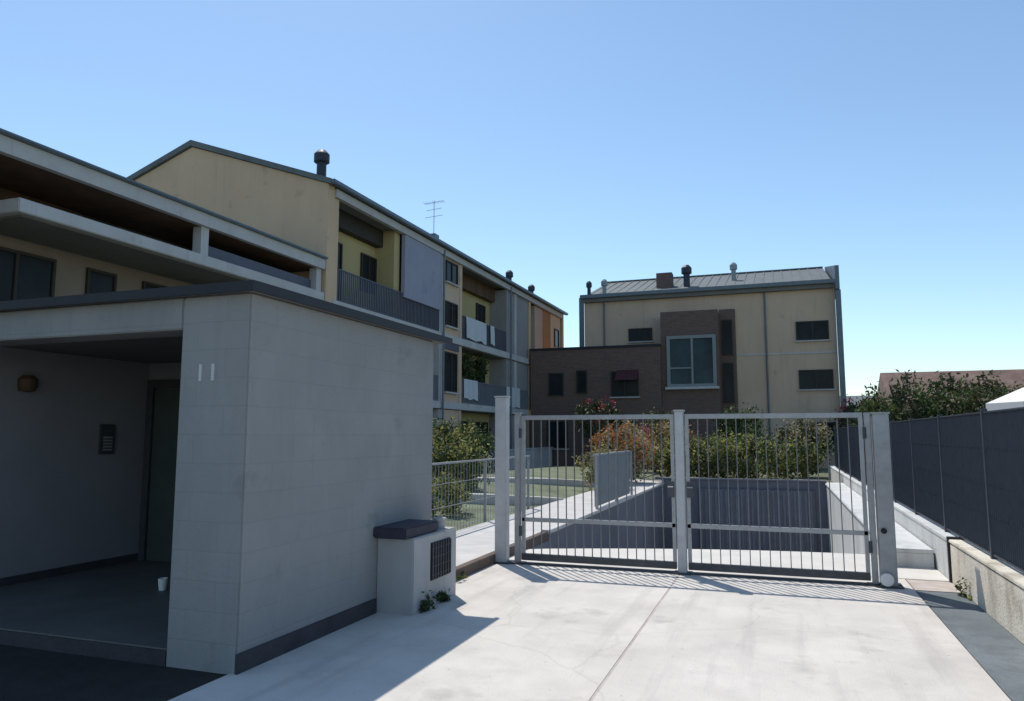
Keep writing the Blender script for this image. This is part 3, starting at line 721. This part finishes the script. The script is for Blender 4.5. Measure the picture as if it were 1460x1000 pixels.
# grass plume / orange shrubs
G = 'flowering shrubs left of the ramp'
shrub('flowering_shrub', 'orange flowering shrub right of the railing, behind the left gate leaf', 'shrub', (-4.55, 23.0, 1.0), (.85, .8, .75), 4200, .06, ['leaf_olive', 'leaf_yel', 'fl_pale'], 21, [2, 2, 3], G, flowers=('fl_orange', 1500))
shrub('flowering_shrub', 'shrub with red and orange blooms beside the centre gate post', 'shrub', (-3.7, 25.6, 1.25), (1.1, .8, .75), 4200, .06, ['leaf_olive', 'leaf_yel', 'fl_orange', 'fl_pale'], 22, [2, 1, 2, 2], G, flowers=('fl_red', 260))
shrub('flowering_shrub', 'pale straw coloured shrub lowest at the end of the slatted railing', 'shrub', (-4.6, 20.3, .7), (.6, .7, .55), 2200, .05, ['leaf_olive', 'fl_pale', 'leaf_yel'], 23, [2, 2, 2], G)
shrub('flowering_shrub', 'dark red flowering shrub at the right corner of the facing building', 'shrub', (3.6, 36.8, 1.9), (1.0, .9, 1.3), 2600, .08, ['leaf_dark', 'leaf_olive'], 24, [2, 2], G, flowers=('fl_red', 150))
shrub('flowering_shrub', 'red flowering bush against the low brick wing', 'shrub', (-8.1, 34.6, 2.3), (1.0, .7, .9), 2600, .08, ['leaf_dark', 'leaf_olive'], 25, [2, 2], G, flowers=('fl_red', 90))
# taller greenery behind hedge
GT = 'trees behind the hedge'
tree('dark green small tree rising just behind the hedge, right of the centre post', (-1.3, 29.0), 2.5, (1.1, 1, .9), 3600, .08, ['leaf', 'leaf_dark'], 31, None, GT)
tree('olive green small tree behind the right end of the hedge', (.9, 30.5), 2.15, (1.0, 1, .85), 3200, .08, ['leaf_olive', 'leaf_dark', 'fl_pale'], 32, None, GT)
tree('dark small tree in front of the brick bay, left of the centre post', (-4.9, 31.5), 2.5, (1.3, 1, .9), 3200, .08, ['leaf_dark', 'leaf_olive'], 33, None, GT)
# near-left garden
GB = 'bushes on the left lawn'
shrub('garden_bush', 'bright green bush on the lawn close to the porch wall', 'bush', (-7.6, 16.6, .95), (.8, .9, .9), 3600, .06, ['leaf', 'leaf_yel', 'leaf_dark'], 41, [2, 3, 1], GB)
shrub('garden_bush', 'dark green bush under the lower balcony of the yellow row', 'bush', (-9.6, 22.2, .9), (1.1, 1.1, .9), 3600, .07, ['leaf_dark', 'leaf'], 42, [2, 1], GB)
shrub('garden_bush', 'low spreading bush on the lawn left of the tall gate post', 'bush', (-6.2, 13.0, .42), (.6, .8, .35), 2200, .045, ['leaf', 'leaf_yel'], 43, None, GB)
shrub('weed_tuft', 'green weeds growing at the foot of the utility cabinet', 'weeds', (-3.02, 6.45, .06), (.07, .42, .08), 500, .022, ['leaf', 'leaf_dark'], 44, None, None, stems=False)
rw = random.Random(77)
for i, (x, y, lab) in enumerate([(-3.33, 7.6, 'small weeds growing against the dark kerb past the cabinet'),
        (1.67, 8.6, 'small weeds at the foot of the low stained wall near its dark end plate'), (-3.2, 9.15, 'weeds behind the foot of the tall left gate post')]):
    shrub('weed_tuft', lab, 'weeds', (x, y, .05), (.05, .16 + .1 * rw.random(), .06), 160, .018, ['leaf', 'leaf_dark', 'leaf_yel'], 80 + i, None, None, stems=False)
# balcony plants
shrub('balcony_plant', 'green climbing plant hanging in the lower loggia under the pale slab', 'plant', (-12.75, 30.4, 4.6), (.35, 1.5, .55), 1800, .07, ['leaf_dark', 'leaf'], 45, None, None, stems=False)
# right of the fence
GR = 'trees beyond the grating fence'
tree('broad green tree beyond the fence, just right of the thick gate post', (3.2, 22.6), 3.15, (1.0, 1, 1.1), 5200, .07, ['leaf', 'leaf_dark', 'leaf_olive'], 51, None, GR)
tree('dense olive tree beyond the fence, in front of the brown roof', (4.85, 23.2), 3.2, (1.2, 1, 1.1), 6000, .07, ['leaf_olive', 'leaf_dark', 'leaf'], 52, None, GR)
tree('low dark tree beyond the fence, nearest the white parasol', (6.6, 25.0), 2.95, (1.1, 1, .95), 4600, .07, ['leaf_dark', 'leaf'], 53, None, GR)
tree('small dark tree in front of the far pale house', (6.1, 50.0), 3.6, (1.5, 1.5, 1.3), 3400, .12, ['leaf_dark', 'leaf_olive'], 54, None, GR)
shrub('hedge', 'ivy hedge growing behind the grating fence on the right', 'hedge', (3.0, 16.0, .85), (.5, 8.0, .7), 12000, .07, ['leaf_dark', 'leaf_olive'], 55)
# ================================================================ FAR RIGHT
hs = thing('far_house', 'long low house with brown tiled roof behind the trees on the right', 'house', (20, 70, 0), 'houses on the right horizon')
obj('wall', MB().box(9.0, 34, 67.5, 76, 0, 4.3), M['pink'], hs)
rf = obj('roof', MB().prism([(66.8, 4.2), (71.8, 7.0), (76.8, 4.2), (76.8, 4.0), (66.8, 4.0)], 'x', 8.6, 34.5), M['roof_brown'], hs)
obj('chimney', MB().box(22, 22.8, 69.5, 70.3, 5.4, 7.6), M['pink'], rf)
for i in range(5): window(hs, 'y', 11 + i * 4.2, 12.4 + i * 4.2, 1.3, 2.9, 67.5)
hs = thing('far_house', 'distant pale house with low roof right of the facing building', 'house', (8, 90, 0), 'houses on the right horizon')
obj('wall', MB().box(3.5, 12.5, 88, 96, 0, 4.6), M['pale_slab'], hs)
obj('roof', MB().prism([(87.4, 4.6), (92, 6.0), (96.6, 4.6)], 'x', 3.2, 12.8), M['roof_grey'], hs)
for i in range(3): window(hs, 'y', 5 + i * 2.4, 6.1 + i * 2.4, 1.6, 3.1, 88)
pr = thing('garden_parasol', 'white cloth garden parasol beyond the fence at the right edge', 'parasol', (5.1, 16.6, 0))
cn = MB(); n = 8; ctr = (5.1, 16.6)
for zo in (0, -.012):
    b = len(cn.v); cn.v.append((*ctr, 2.78 + zo))
    for rr, zz in ((.55, 2.55), (1.3, 2.2)):
        for i in range(n):
            a = 2 * math.pi * i / n; cn.v.append((ctr[0] + rr * math.cos(a), ctr[1] + rr * math.sin(a), zz + zo))
    for i in range(n):
        j = (i + 1) % n
        cn.f += [(b, b+1+i, b+1+j), (b+1+i, b+1+n+i, b+1+n+j, b+1+j)]
b = len(cn.v)
for i in range(n):
    a = 2 * math.pi * i / n
    for zz in (2.2, 2.06): cn.v.append((ctr[0] + 1.301 * math.cos(a), ctr[1] + 1.301 * math.sin(a), zz))
for i in range(n):
    j = (i + 1) % n; cn.f.append((b+2*i, b+2*i+1, b+2*j+1, b+2*j))
obj('canopy', cn, M['white_cloth'], pr)
obj('pole', MB().tube((*ctr, 0), (*ctr, 2.82), .025), M['metal_light'], pr)
obj('base', MB().lathe((*ctr, 0), [(0, 0), (.28, 0), (.28, .06), (.05, .1), (.04, .3), (0, .3)], 18), M['metal_dark'], pr)

# ================================================================ LIGHT, SKY, CAMERA
sc = bpy.context.scene
EL = 58.5; AZ = math.degrees(math.atan2(-.64, .77))       # sun towards (-.64, +.77)
wd = bpy.data.worlds.new('World'); sc.world = wd; wd.use_nodes = True
nt = wd.node_tree; bg = nt.nodes['Background']
sk = nt.nodes.new('ShaderNodeTexSky'); sk.sky_type = 'NISHITA'; sk.sun_disc = False
sk.sun_elevation = R(EL); sk.sun_rotation = R(AZ)
sk.air_density = 1.0; sk.dust_density = .25; sk.ozone_density = 2.2; sk.altitude = 100
tn = nt.nodes.new('ShaderNodeMix'); tn.data_type = 'RGBA'; tn.blend_type = 'MULTIPLY'; tn.inputs['Factor'].default_value = 1
tn.inputs['B'].default_value = (.985, 1.035, 1.0, 1)
nt.links.new(sk.outputs[0], tn.inputs['A']); nt.links.new(tn.outputs['Result'], bg.inputs['Color']); bg.inputs['Strength'].default_value = .15
ld = bpy.data.lights.new('sun', 'SUN'); ld.energy = 3.7; ld.angle = R(.53); ld.color = (1, .95, .875)
lo = bpy.data.objects.new('sun', ld); C.objects.link(lo)
ce = math.cos(R(EL)); n_ = math.hypot(.64, .77)
dirv = Vector((-.64 / n_ * ce, .77 / n_ * ce, math.sin(R(EL))))
lo.rotation_euler = dirv.to_track_quat('Z', 'Y').to_euler(); lo.location = (-5, 5, 30)
cd = bpy.data.cameras.new('camera'); cam = bpy.data.objects.new('camera', cd); C.objects.link(cam)
cam.location = (0, 0, 1.6); cam.rotation_euler = (R(96.5), 0, R(19.7))
cd.lens = 26.0; cd.sensor_width = 36; cd.clip_end = 3000
sc.camera = cam
sc.view_settings.view_transform = 'Standard'; sc.view_settings.look = 'None'
sc.view_settings.exposure = .12; sc.view_settings.gamma = 1
